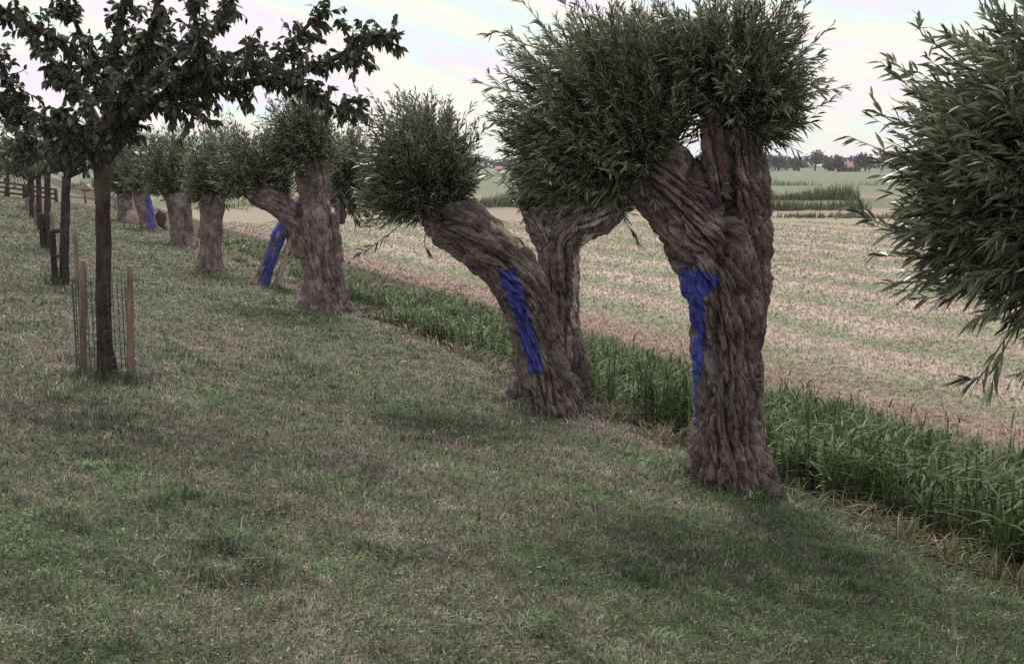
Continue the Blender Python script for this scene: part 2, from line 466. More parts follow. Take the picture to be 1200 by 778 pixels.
def willow_trunk(root, limbs, voxel, amp, freq, twist, seed, patches=(), flare=(0., 1.), lumps=.03, clefts=()):
    """limbs in photo px with depth; one watertight skin over all limbs, carved into ridged bark"""
    me = bpy.data.meshes.new('tmp'); V, Fc, n = [], [], 0
    CC, RR, SS, TTn = [], [], [], []
    for l in limbs:
        Cn, r = sample_limb(l, 40)
        v, f = closed_tube(Cn, r)
        V += [tuple(p) for p in v]; Fc += [tuple(i + n for i in q) for q in f]; n += len(v)
        s = np.concatenate([[0], np.cumsum(np.linalg.norm(np.diff(Cn, axis=0), axis=1))])
        CC.append(Cn); RR.append(r); SS.append(s + seed * 3.1); TTn.append(unit(np.gradient(Cn, axis=0)))
    me.from_pydata(V, [], Fc); me.update()
    ob = bpy.data.objects.new('tmp', me); C.objects.link(ob)
    md = ob.modifiers.new('r', 'REMESH'); md.mode = 'VOXEL'; md.voxel_size = voxel
    sm = ob.modifiers.new('s', 'SMOOTH'); sm.iterations = 5; sm.factor = .6
    dg = bpy.context.evaluated_depsgraph_get()
    ev = ob.evaluated_get(dg).to_mesh()
    co = np.empty(len(ev.vertices) * 3, np.float32); ev.vertices.foreach_get('co', co); co = co.reshape(-1, 3).astype(float)
    no = np.empty(len(ev.vertices) * 3, np.float32); ev.vertices.foreach_get('normal', no); no = no.reshape(-1, 3).astype(float)
    lt = np.empty(len(ev.polygons), np.int32); ev.polygons.foreach_get('loop_total', lt)
    li = np.empty(len(ev.loops), np.int32); ev.loops.foreach_get('vertex_index', li)
    quads = li.reshape(-1, 4) if (lt == 4).all() else None
    if quads is None:
        st = np.concatenate([[0], np.cumsum(lt)[:-1]])
        quads = np.array([[li[s], li[s + 1], li[s + 2], li[s + (3 if t == 4 else 2)]] for s, t in zip(st, lt)])
    ob.evaluated_get(dg).to_mesh_clear()
    bpy.data.objects.remove(ob); bpy.data.meshes.remove(me)
    cc = np.vstack(CC); rr = np.concatenate(RR); ss = np.concatenate(SS); tt = np.vstack(TTn)
    near = np.empty(len(co), int)
    for a in range(0, len(co), 4000):
        D = np.linalg.norm(co[a:a + 4000, None] - cc[None], axis=2) / rr[None]
        near[a:a + 4000] = D.argmin(1)
    T = tt[near]; d = co - cc[near]
    ds = (d * T).sum(1)
    d = d - T * ds[:, None]
    s = ss[near] + ds
    Fv = np.array([0, 1., 0]); u = unit(Fv - T * (T @ Fv)[:, None]); v = np.cross(T, u)
    th = np.arctan2((d * v).sum(1), (d * u).sum(1)) + twist * s
    rad = np.linalg.norm(d, axis=1)
    bk = np.stack([np.cos(th) * rad, np.sin(th) * rad, s], 1) + seed * 7.3
    # root flare in lobes
    zb = root['_at'][2]
    h = np.clip((co[:, 2] - zb) / flare[1], 0, 1)
    fl = flare[0] * (1 - h) ** 3 * (.6 + .5 * np.cos(4 * th + seed) + .3 * np.cos(7 * th + 2 * seed))
    w = np.stack([perlin(bk * 2.3 + k) for k in (0, 31, 57)], 1) * .05
    q = bk + w
    q1 = q * np.array([freq, freq, freq * .15])
    n1 = np.abs(perlin(q1)); n2 = np.abs(perlin(q * np.array([freq * 1.9, freq * 1.9, freq * .36]) + 17))
    n3 = perlin(q * np.array([freq * 4, freq * 4, freq * 1.1]) + 5)
    n4 = perlin(q * np.array([freq * .9, freq * .9, freq * .55]) + 71)
    ridge = np.minimum(1, n1 * 6.) ** .45 * .60 + np.minimum(1, n2 * 5.) ** .5 * .40
    n5 = np.abs(perlin(q * np.array([freq * .6, freq * .6, freq * .075]) + 23))
    ridge = ridge + .30 * n4 - .75 * (1 - np.minimum(1, n5 * 9.)) ** 1.5
    flute = perlin(np.stack([bk[:, 0] * 4, bk[:, 1] * 4, bk[:, 2] * .8], 1) + 90)
    disp = amp * 2.7 * (ridge - .75) + amp * .62 * n3 + lumps * (perlin(bk * 3.2 + 40) + .9 * flute)
    c2 = to_px(co)
    for hx, hy, hrx, hry, dep in clefts:                      # hollows and splits where limbs part
        jx = 5 * perlin(bk * 4 + 11)
        g_ = np.exp(-(((c2[:, 0] + jx - hx) / hrx) ** 2 + ((c2[:, 1] - hy) / hry) ** 2) ** 1.5)
        front = (no * unit(np.array([0, 0, EYE]) - co)).sum(1) > .15
        disp = disp - dep * g_ * front
    P = co + no * (disp + fl)[:, None]
    tr = mesh_object('trunk', P, quads, M_bark, root, smooth=True, vecattr=bk)
    Q2 = to_px(P)
    eye = unit(np.array([0, 0, EYE]) - P)
    facing = (no * eye).sum(1) > .02
    jag = np.stack([perlin(bk * 9), perlin(bk * 9 + 50)], 1)
    for nm, poly, m_, j, thr in patches:
        ok = inside(poly, Q2 + jag * j) & facing & (ridge + .4 * perlin(bk * 14) > thr)
        fm = ok[quads].sum(1) >= 3
        fq = quads[fm]
        if not len(fq): continue
        used, inv = np.unique(fq, return_inverse=True)
        child_of(tr, nm, P[used] + no[used] * .004, inv.reshape(-1, 4), m_, root, smooth=True)
    return tr

LEAF = np.array([.042, .055, .031]); LEAF2 = np.array([.28, .305, .205])
def crown(root, specs, leaf_len, spacing, seed, extra=(), six=True, wide=.17, twig_r=.005, haze_col=None, leafcol=1.0, lo=.18):
    """specs: (head point, ellipsoid centre, radii(3), shoots). Shoots grow from the pollard head to fill the ellipsoid"""
    r = np.random.default_rng(seed)
    paths = []
    for head, c, rad, n in specs:
        head = np.asarray(head); c = np.asarray(c); rad = np.asarray(rad)
        d = unit(r.normal(size=(n, 3)))
        low = d[:, 2] < -.15
        d[low, 2] *= np.where(r.random(low.sum()) < .5, .4, 1.0); d = unit(d)
        f = np.where(r.random(n) < .7, r.uniform(.66, 1.16, n), r.random(n) ** .5 * .85)
        ragged = r.random(n) < .20
        f[ragged] *= r.uniform(1.03, 1.28, ragged.sum()) + .22 * np.clip(d[ragged, 2], 0, 1) * r.random(ragged.sum())
        cl = 1 + .34 * perlin(d * 2.6 + seed)
        tgt = c + d * rad * (f * cl)[:, None]
        h = head + r.normal(size=(n, 3)) * rad.min() * .10
        ln = np.linalg.norm(tgt - h, axis=1)
        mid = h + (tgt - h) * .5 + np.array([0, 0, 1.]) * (ln * (r.uniform(-.10, .12, n) - .12 * (d[:, 2] < .5)))[:, None] + r.normal(size=(n, 3)) * .05 * ln[:, None]
        t = np.linspace(0, 1, 9)[None, :, None]
        paths.append(h[:, None] * (1 - t) ** 2 + 2 * mid[:, None] * t * (1 - t) + tgt[:, None] * t * t)
    for e in extra:
        paths.append(spline(np.array(e, float), 9)[None])
    P = np.concatenate(paths)
    N = len(P)
    ln = np.linalg.norm(np.diff(P, axis=1), axis=2).sum(1)
    rr = twig_r * np.linspace(1, .3, 9)[None] * np.ones((N, 1))
    V, Q = tubes(P, rr, 4)
    mesh_object('shoots', V, Q, M_twig, root)
    cnt = np.maximum(4, (ln * (1 - lo) / spacing).astype(int))
    sid = np.repeat(np.arange(N), cnt)
    m = len(sid)
    u = lo + (1 - lo) * r.random(m) ** .8
    fi = u * 7.999; i0 = fi.astype(int); ff = (fi - i0)[:, None]
    base = P[sid, i0] * (1 - ff) + P[sid, i0 + 1] * ff
    tang = unit(P[sid, i0 + 1] - P[sid, i0])
    dr = tang * r.uniform(.7, 1.2, (m, 1)) + unit(r.normal(size=(m, 3))) * .62
    L = leaf_len * r.uniform(.6, 1.25, m) * (1.0 - .3 * (u > .93))
    k = r.random((N, 1))[sid] * .45 + r.random((m, 1)) * .55
    k = np.clip(k * 1.6 - .26, 0, 1) ** 1.35
    col = (LEAF * (1 - k) + LEAF2 * k) * leafcol
    col = col * r.uniform(.75, 1.2, (m, 1))
    odd = r.random(m) < .02
    col[odd] = np.array([.22, .17, .10]) * r.uniform(.6, 1, (odd.sum(), 1))
    V, Fc, cl = leaves(base, dr, L, L * wide * r.uniform(.8, 1.25, m), col, .22, six, r=r)
    o = mesh_object('foliage', V, Fc, M_leaf, root, col=cl)
    return o

WG = 'pollard willows along the ditch'
def willow(xpx, ypx, depth, label):
    p = px(xpx, ypx, depth)
    p[2] = gz(p[0], p[1]) - .02
    return thing('pollard_willow', p, label, 'willow', WG)

def E(x, y, d): return px(x, y, d)
def rp(r, d): return r * d / F

# nearest upright willow
D = 7.8
w = willow(855, 560, D, 'thick upright pollard willow forking in two, blue paint stripe down its near left edge')
willow_trunk(w, [
    [(858, 590, 52, D), (855, 555, 48, D), (853, 500, 41, D), (853, 440, 39, D), (850, 380, 41, D), (846, 330, 45, D), (832, 285, 47, D), (806, 245, 44, D), (778, 212, 42, D), (756, 190, 38, D), (742, 178, 22, D)],
    [(866, 545, 26, D), (864, 480, 28, D), (863, 420, 31, D), (864, 350, 34, D + .05), (868, 290, 35, D + .05), (868, 240, 33, D + .05), (864, 190, 31, D + .05), (860, 150, 33, D + .05), (860, 122, 20, D + .05)],
    [(846, 235, 12, D - .13), (841, 205, 11, D - .17), (835, 175, 9, D - .17), (832, 148, 7, D - .16), (833, 126, 3, D - .15)],
    [(850, 385, 16, D + .05), (838, 330, 30, D + .08), (826, 285, 32, D + .12), (814, 245, 30, D + .14), (808, 212, 23, D + .14), (802, 192, 13, D + .14)],
], .0062, .034, 16., .55, 1, [
    ('blue_paint', [(797, 314), (842, 323), (840, 335), (826, 350), (829, 375), (826, 420), (819, 455), (818, 492), (808, 492), (812, 440), (806, 400), (801, 350)], M_blue, 6., .15),
    ('rotten_wood', [(830, 128), (838, 126), (842, 160), (850, 195), (852, 215), (842, 200), (834, 175)], M_rot, 3., .0),
], flare=(.06, .45), clefts=[(856, 255, 7, 62, .12), (818, 208, 9, 16, .10), (843, 355, 3.5, 40, .06)])
crown(w, [
    (E(755, 190, D), E(683, 128, D), (rp(100, D), .62, rp(108, D)), 900),
    (E(770, 195, D), E(740, 75, D), (rp(75, D), .55, rp(70, D)), 480),
    (E(740, 195, D), E(662, 192, D - .1), (rp(66, D), .5, rp(46, D)), 380),
    (E(864, 130, D), E(872, 84, D), (rp(80, D), .55, rp(88, D)), 760),
    (E(862, 150, D), E(905, 130, D), (rp(42, D), .4, rp(58, D)), 160),
    (E(838, 105, D + .05), E(795, 56, D), (rp(52, D), .45, rp(50, D)), 260),
], .09, .0165, 11, wide=.155, extra=[
    [E(900, 100, D), E(925, 85, D), E(945, 70, D), E(962, 68, D)],
    [E(740, 230, D), E(730, 250, D), E(738, 268, D), E(748, 285, D)],
    [E(640, 60, D), E(610, 50, D), E(585, 38, D), E(568, 42, D)],
    [E(620, 110, D), E(590, 105, D), E(570, 100, D), E(555, 92, D)],
])

# leaning willow
D = 10.3
w = willow(640, 474, D, 'strongly left leaning pollard willow with a long blue painted strip on its trunk')
willow_trunk(w, [
    [(640, 505, 46, D), (640, 472, 38, D), (637, 440, 31, D), (631, 405, 27, D), (624, 370, 27, D), (612, 338, 29, D), (594, 312, 30, D), (570, 290, 31, D), (545, 270, 32, D), (522, 255, 30, D), (506, 244, 20, D)],
    [(660, 490, 22, D), (652, 462, 24, D), (640, 425, 22, D)],
    [(605, 478, 14, D), (618, 462, 20, D), (632, 430, 20, D)],
], .0085, .034, 14., .9, 2, [
    ('blue_paint', [(582, 316), (603, 313), (611, 335), (619, 365), (628, 400), (637, 434), (622, 440), (612, 405), (602, 370), (590, 336)], M_blue, 5., .15),
    ('bare_wood', [(573, 257), (588, 264), (604, 276), (613, 290), (607, 294), (592, 281), (574, 267)], M_bare, 3., .0),
], flare=(.08, .45))
crown(w, [
    (E(508, 238, D), E(492, 178, D), (rp(68, D), .5, rp(62, D)), 700),
    (E(505, 240, D), E(470, 220, D), (rp(55, D), .4, rp(42, D)), 380),
    (E(520, 238, D), E(530, 200, D), (rp(34, D), .3, rp(42, D)), 220),
], .10, .021, 12, wide=.16, extra=[
    [E(480, 255, D), E(455, 275, D), E(435, 290, D), E(420, 298, D)],
    [E(500, 270, D), E(497, 285, D), E(500, 292, D), E(503, 298, D)],
])

# forked willow behind it
D = 12.2
w = willow(662, 430, D, 'pale split willow trunk forking like a Y behind the leaning willow')
willow_trunk(w, [
    [(664, 460, 34, D), (662, 425, 27, D), (660, 380, 21, D), (658, 340, 22, D), (655, 305, 24, D), (660, 280, 22, D), (685, 262, 20, D), (712, 250, 19, D), (728, 243, 12, D)],
    [(657, 320, 18, D), (645, 285, 17, D), (632, 262, 14, D), (622, 245, 11, D), (614, 225, 7, D)],
    [(652, 300, 16, D), (652, 270, 14, D), (655, 248, 8, D)],
], .0105, .030, 14., .3, 3, [
    ('bare_wood', [(668, 385), (670, 330), (672, 300), (688, 270), (700, 252), (712, 250), (704, 262), (690, 285), (681, 310), (676, 350), (675, 385)], M_bare, 4., .1),
], flare=(.08, .5), clefts=[(664, 330, 3, 50, .06), (648, 290, 5, 12, .08)])
crown(w, [
    (E(622, 240, D), E(622, 222, D), (rp(26, D), .3, rp(38, D)), 150),
    (E(720, 245, D), E(720, 190, D), (rp(60, D), .5, rp(60, D)), 420),
    (E(650, 250, D), E(660, 200, D), (rp(40, D), .4, rp(50, D)), 200),
], .10, .028, 13, six=False, wide=.18)

# Y shaped willow
D = 17.4
w = willow(380, 362, D, 'broad upright pollard willow with one limb reaching left, between the leaning willows')
willow_trunk(w, [
    [(381, 385, 32, D), (380, 358, 27, D), (377, 330, 21, D), (373, 295, 20, D), (370, 262, 20, D), (367, 230, 18, D), (366, 205, 19, D), (364, 185, 17, D), (362, 170, 11, D)],
    [(362, 300, 16, D), (356, 268, 17, D), (340, 250, 15, D), (322, 237, 14, D), (305, 228, 14, D), (290, 220, 10, D)],
    [(385, 330, 14, D), (388, 290, 13, D), (386, 250, 10, D)],
    [(400, 370, 12, D), (392, 350, 16, D), (384, 320, 18, D)],
], .016, .022, 11., .4, 4, [], flare=(.10, .6), clefts=[(379, 320, 3.5, 45, .09), (352, 245, 4, 14, .08)])
crown(w, [
    (E(363, 192, D), E(353, 160, D), (rp(47, D), .65, rp(53, D)), 760),
    (E(300, 226, D), E(288, 192, D), (rp(40, D), .5, rp(42, D)), 380),
    (E(330, 238, D), E(322, 205, D + .5), (rp(26, D), .4, rp(32, D)), 120),
], .11, .028, 14, six=False, wide=.19)

# split blue leaning trunk
D = 20.5
w = willow(312, 335, D, 'split hollow willow trunk leaning right behind the broad willow, its face painted blue')
willow_trunk(w, [
    [(297, 352, 12, D), (303, 336, 10.5, D), (315, 307, 8, D), (329, 275, 8, D), (346, 250, 10, D), (368, 232, 12, D), (392, 226, 11, D), (404, 215, 8, D)],
    [(321, 348, 4.5, D + .05), (326, 330, 3.6, D + .05), (336, 300, 3.6, D + .05), (347, 268, 6, D + .05)],
    [(398, 262, 6, D), (399, 240, 7, D), (398, 220, 7, D)],
], .018, .014, 11., .3, 5, [
    ('blue_paint', [(322, 258), (334, 262), (333, 282), (323, 312), (314, 341), (304, 341), (310, 305)], M_blue, 3., .2),
    ('bare_wood', [(338, 280), (345, 280), (338, 305), (330, 340), (320, 340), (330, 305)], M_bare, 1., .0),
], flare=(.05, .4))
crown(w, [
    (E(402, 215, D), E(412, 192, D), (rp(34, D), .6, rp(44, D)), 420),
    (E(402, 220, D), E(425, 225, D), (rp(30, D), .5, rp(34, D)), 240),
], .12, .03, 15, six=False, wide=.2)

# the line going away
def far_willow(base, depth, trunk, crowns, seed, label, voxel, patches=()):
    w = willow(base[0], base[1], depth, label)
    willow_trunk(w, [[(x, y, r, depth) for x, y, r in l] for l in trunk], voxel, .021, 8., .3, seed, patches, flare=(.10, .5))
    crown(w, [(E(*h, depth), E(*c, depth), (rp(r[0], depth), rp((r[0] + r[1]) / 2, depth), rp(r[1], depth)), n) for h, c, r, n in crowns],
          .07 + .0028 * depth, .028 + .0008 * depth, seed + 30, six=False, wide=.21, twig_r=.007)
far_willow((246, 320), 23., [[(247, 335, 17), (246, 318, 14), (247, 290, 12.5), (248, 260, 13), (250, 235, 14), (252, 222, 10)], [(256, 335, 9), (254, 318, 9), (251, 300, 8)]],
    [((252, 228), (258, 188), (42, 46), 520), ((250, 230), (240, 215), (30, 28), 240)], 6, 'stout grey pollard willow standing straight, left of the blue leaning trunk', .03)
far_willow((214, 284), 31.8, [[(216, 298, 16), (214, 282, 14), (213, 262, 13), (210, 240, 14), (206, 226, 14)]],
    [((206, 228), (203, 186), (38, 42), 520), ((206, 226), (196, 205), (32, 26), 200)], 7, 'squat pollard willow in the middle of the receding row', .04)
far_willow((176, 273), 39., [[(180, 282, 13), (176, 270, 10), (171, 250, 9), (166, 232, 10), (162, 222, 9)]],
    [((164, 224), (168, 188), (32, 38), 460)], 8, 'small distant willow with a blue painted trunk, leaning slightly left', .045,
    [('blue_paint', [(170, 230), (179, 230), (182, 273), (173, 273)], M_blue, 2., .3)])
far_willow((147, 263), 44., [[(148, 272, 10), (147, 260, 9), (146, 242, 8.5), (145, 226, 9)]],
    [((146, 228), (148, 192), (30, 36), 420)], 9, 'farthest straight willow trunk in the row, right behind the apple tree trunk', .05)

# right-hand neighbour: its trunk stands just outside the frame
D = 4.9
w = willow(1405, 700, D, 'close willow crown cut off by the right edge, a leafy twig hanging down')
willow_trunk(w, [
    [(1425, 800, 78, D), (1420, 700, 66, D), (1412, 560, 58, D), (1400, 420, 56, D), (1370, 310, 54, D), (1335, 250, 42, D), (1320, 232, 22, D)],
], .016, .034, 12., .5, 10, [], flare=(.06, .5))
crown(w, [
    (E(1330, 235, D), E(1235, 165, D), (rp(180, D), .62, rp(150, D)), 1050),
    (E(1345, 240, D), E(1215, 262, D), (rp(140, D), .5, rp(120, D)), 800),
    (E(1350, 235, D), E(1380, 120, D), (rp(230, D), .75, rp(190, D)), 480),
    (E(1370, 235, D), E(1660, 70, 3.9), (.9, .8, .6), 420),  # unseen lobe beyond the frame, added to shade the near right grass
], .105, .0195, 21, wide=.165, extra=[
    [E(1260, 320, D), E(1205, 365, D), E(1172, 405, D), E(1150, 440, D), E(1128, 445, D)],
    [E(1230, 330, D - .2), E(1190, 385, D - .2), E(1168, 430, D - .2), E(1160, 462, D - .2)],
    [E(1290, 370, D + .2), E(1235, 410, D + .2), E(1205, 432, D + .2), E(1190, 440, D + .2)],
    [E(1120, 290, D), E(1070, 275, D), E(1030, 262, D), E(995, 240, D)],
    [E(1110, 160, D), E(1080, 150, D), E(1040, 140, D), E(1020, 112, D)],
    [E(1130, 80, D), E(1100, 55, D), E(1080, 40, D), E(1075, 15, D)],
], lo=.25)

# ------------------------------------------------------------------ orchard on the slope
def limb_mesh(limbs, sides=10, n=24):
    """limbs: arrays of (x,y,z,r)"""
    parts = []; bk = []
    for l in limbs:
        Q = spline(np.array(l, float), n)
        Cn, r = Q[:, :3], np.maximum(Q[:, 3], .003)
        s = np.concatenate([[0], np.cumsum(np.linalg.norm(np.diff(Cn, axis=0), axis=1))])
        V, q = tubes(Cn[None], r[None], sides)
        th = np.tile(np.linspace(0, 2 * np.pi, sides, endpoint=False), n)
        rr = np.repeat(r, sides); s2 = np.repeat(s, sides)
        b = np.stack([np.cos(th) * rr, np.sin(th) * rr, s2], 1)
        dn = unit(V - np.repeat(Cn, sides, 0))
        V = V + dn * (rr * .16 * perlin(b * np.array([24, 24, 7]) + len(parts)) + rr * .18 * perlin(b * np.array([8, 8, 6]) + 3))[:, None]
        parts.append((V, q)); bk.append(b)
    V, Q = join(parts)
    return V, Q, np.vstack(bk)

ALEAF = np.array([.034, .046, .028]); ALEAF2 = np.array([.11, .125, .08])
def orchard_foliage(root, limbs, seed, twig_per_m, leaf_len, leaves_per_twig, start=.15, twig_len=(.15, .38), col=1.0):
    r = np.random.default_rng(seed)
    tw = []
    for l in limbs:
        Q = spline(np.array(l, float), 40)[:, :3]
        ln = np.linalg.norm(np.diff(Q, axis=0), axis=1).sum()
        for _ in range(int(ln * twig_per_m)):
            i = int(39 * (start + (1 - start) * r.random()))
            i = min(i, 38)
            T = unit(Q[i + 1] - Q[i])
            d = unit(T * r.uniform(.2, 1.0) + unit(r.normal(size=3)) * .9 + np.array([0, 0, .15]))
            L = r.uniform(*twig_len)
            a = Q[i]; b = a + d * L; m = (a + b) / 2 + r.normal(size=3) * .03
            t = np.linspace(0, 1, 5)[:, None]
            tw.append(a * (1 - t) ** 2 + 2 * m * t * (1 - t) + b * t * t - np.array([0, 0, .12]) * L * t * t)
    P = np.array(tw); N = len(P)
    V, Q = tubes(P, np.ones((N, 1)) * np.linspace(.006, .0025, 5)[None], 4)
    mesh_object('branchlets', V, Q, M_apple_bark, root)['kind'] = 'stuff'
    m = N * leaves_per_twig
    sid = np.repeat(np.arange(N), leaves_per_twig)
    u = .15 + .85 * r.random(m)
    fi = u * 3.999; i0 = fi.astype(int); ff = (fi - i0)[:, None]
    base = P[sid, i0] * (1 - ff) + P[sid, i0 + 1] * ff
    d = unit(P[sid, i0 + 1] - P[sid, i0]) * .6 + unit(r.normal(size=(m, 3))) * .8 + np.array([0, 0, -.6])
    L = leaf_len * r.uniform(.65, 1.25, m)
    k = r.random((m, 1)) ** 1.5
    c = (ALEAF * (1 - k) + ALEAF2 * k) * col * r.uniform(.8, 1.2, (m, 1))
    V, Fc, cl = leaves(base, d, L, L * .56, c, .2, True, r=r)
    mesh_object('foliage', V, Fc, M_apple_leaf, root, col=cl)

def L4(pts, D):
    return [np.append(px(x, y, D + dy), r * D / F) for x, y, r, dy in pts]

D = 9.2
b0 = px(125, 436, D)
ap = thing('apple_tree', (b0[0], b0[1], gz(b0[0], b0[1])), 'dark apple tree spreading at the upper left, slender trunk inside a wire guard', 'apple tree', 'fruit trees on the slope')
trunk = L4([(128, 450, 15, 0), (126, 434, 12.5, 0), (123, 405, 9.5, 0), (121, 340, 8.8, 0), (121, 262, 8.8, 0), (120, 225, 8.8, 0), (119, 195, 10.5, 0), (119, 178, 10, 0)], D)
limbs = [L4(p, D) for p in [
    [(119, 192, 9, 0), (138, 166, 8, 0), (160, 134, 7.5, -.05), (185, 116, 6.5, -.1), (240, 106, 5.5, -.15), (300, 96, 5, -.2), (360, 82, 4, -.2), (420, 56, 3, -.2), (464, 40, 1.5, -.2)],
    [(160, 134, 6, 0), (176, 98, 5.5, .1), (212, 62, 4.5, .2), (252, 32, 3.5, .3), (270, 5, 3, .4), (282, -40, 2, .4)],
    [(118, 192, 9, 0), (96, 164, 8, 0), (64, 146, 6, .1), (28, 130, 4.5, .2), (-5, 118, 3.5, .2), (-60, 100, 2, .2)],
    [(119, 182, 8, 0), (129, 135, 7, .1), (128, 85, 6, .25), (140, 32, 5, .4), (152, -40, 3, .5)],
    [(129, 130, 5, .1), (104, 84, 5, -.15), (62, 46, 4, -.35), (20, 22, 3, -.5), (-30, 0, 2, -.5)],
    [(300, 96, 3.5, -.2), (345, 100, 3, -.3), (372, 112, 2.5, -.35), (400, 128, 1.5, -.4), (414, 132, 1.2, -.4)],
    [(300, 96, 3.5, -.2), (335, 64, 3, 0), (352, 40, 2.5, .1), (380, 10, 1.5, .2)],
    [(240, 106, 4, -.15), (240, 72, 3.5, -.3), (230, 30, 3, -.45), (222, -30, 2, -.5)],
    [(185, 116, 4, -.1), (212, 124, 3, -.25), (238, 140, 1.5, -.35)],
    [(134, 150, 6, -.05), (152, 92, 5, -.5), (176, 42, 4, -.8), (190, -30, 3, -1.0)],
    [(124, 160, 6, 0), (95, 112, 5, .5), (66, 80, 4, .8), (40, 40, 2, 1.0)],
    [(64, 146, 4, .1), (48, 160, 3, -.1), (36, 168, 1.5, -.2)],
    [(96, 164, 4, 0), (90, 150, 3, -.3), (72, 128, 2, -.5)],
    [(128, 85, 4, .25), (160, 60, 3, .6), (195, 20, 2, .8)],
    [(28, 130, 3, .2), (10, 95, 2.5, .2), (-10, 55, 2, .2)],
    [(400, 64, 2.5, -.2), (420, 62, 2, -.1), (400, 30, 1.2, 0)],
    [(185, 116, 4, -.1), (222, 86, 3.5, -.3), (270, 76, 3, -.4), (322, 70, 1.5, -.5)],
    [(176, 98, 4, .1), (215, 92, 3, .4), (262, 70, 2.5, .6), (300, 50, 1.5, .7)],
    [(129, 135, 4, .1), (158, 108, 3, .3), (186, 80, 2.5, .5), (205, 45, 1.5, .6)],
    [(128, 85, 4, .25), (100, 50, 3, .1), (82, 10, 2, 0), (70, -30, 1.5, 0)],
    [(119, 182, 5, 0), (98, 178, 3.5, -.3), (72, 168, 2.5, -.5), (48, 150, 1.5, -.6)],
]]
V, Q, bk = limb_mesh([trunk] + limbs[:1] + limbs[1:], 12, 26)
mesh_object('trunk', V, Q, M_apple_bark, ap, smooth=True, vecattr=bk)
orchard_foliage(ap, limbs, 41, 42, .070, 12, start=.12, twig_len=(.05, .24))
ra = np.random.default_rng(5)
th = np.linspace(0, 2 * np.pi, 12, endpoint=False); ph = np.linspace(.02, np.pi - .02, 8)
sph = np.array([[math.sin(a) * math.cos(t), math.sin(a) * math.sin(t), math.cos(a) * (.9 - .12 * math.exp(-6 * a * a))] for a in ph for t in th])
si = np.arange(96).reshape(8, 12)
sq = np.stack([si[:-1], si[1:], np.roll(si[1:], -1, 1), np.roll(si[:-1], -1, 1)], -1).reshape(-1, 4)
for x, y, dy in ((71, 43, -.62), (77, 45, -.62)):
    mesh_object('apple', px(x, y, D + dy) + sph * .026, sq, M_apple, ap, smooth=True)

def stake_geo(p, q, r):
    """rough round pole with a flat top"""
    n = 10; t = np.linspace(0, 1, n)[:, None]
    Cn = np.array(p) * (1 - t) + np.array(q) * t
    V, Qd = tubes(Cn[None], np.full((1, n), r), 9)
    V = V + (perlin(V * np.array([30, 30, 4])) * r * .25)[:, None] * np.array([1, 1, 0])
    V = np.vstack([V, Cn[-1]])
    top = (n - 1) * 9
    cap = np.array([[top + i, top + (i + 1) % 9, len(V) - 1, len(V) - 1] for i in range(9)])
    return V, Qd, cap
def pole(name, p, q, r, m, root):
    V, Qd, cap = stake_geo(p, q, r)
    me = bpy.data.meshes.new(name)
    at = np.array(root['_at']) if root is not None else np.zeros(3)
    me.from_pydata([tuple(v) for v in V - at], [], [tuple(f) for f in Qd] + [tuple(f[:3]) for f in cap])
    me.polygons.foreach_set('use_smooth', [True] * len(Qd) + [False] * len(cap)); me.update()
    me.materials.append(m)
    o = bpy.data.objects.new(name, me); C.objects.link(o); o.parent = root
    return o

# guard of the near apple tree
gd = thing('tree_guard', (b0[0], b0[1], gz(b0[0], b0[1])), 'wire netting tree guard on two pale round stakes around the near apple trunk', 'tree guard', 'tree guards in the orchard row')
ends = []
for x, yt, yb, dd in ((97, 305, 430, 9.3), (152, 311, 436, 9.15)):
    p = px(x, yb, dd); p[2] = gz(p[0], p[1]) - .05
    q = px(x + .5, yt, dd)
    pole('stake', p, q, .027, M_stake, gd); ends.append((p, q))
def wire_panel():
    c = np.array([b0[0], b0[1]]); a0 = ends[0][0][:2] - c; a1 = ends[1][0][:2] - c
    rad = np.linalg.norm(ends[1][0][:2] - ends[0][0][:2]) / 2
    mid = (ends[0][0][:2] + ends[1][0][:2]) / 2
    zb = gz(*c) + .02; h = .78
    ps = []
    def cpt(t, z): return np.array([mid[0] + rad * math.cos(t), mid[1] + rad * .8 * math.sin(t), z + .015 * math.sin(5 * t)])
    ang = np.linspace(0, 2 * np.pi, 45)
    for k in range(15):
        z = zb + .03 + h * k / 14
        ps.append(np.array([cpt(t, z) for t in ang]))
    v, q = tubes(np.array(ps), np.full((15, 45), .0021), 4)
    vs_ = []
    for t in np.linspace(0, 2 * np.pi, 34, endpoint=False):
        vs_.append(spline(np.array([cpt(t, zb), cpt(t, zb + h * .5), cpt(t, zb + h)]), 6))
    v2, q2 = tubes(np.array(vs_), np.full((34, 6), .0021), 4)
    return join([(v, q), (v2, q2)])
V, Q = wire_panel()
mesh_object('wire_netting', V, Q, M_wire, gd)

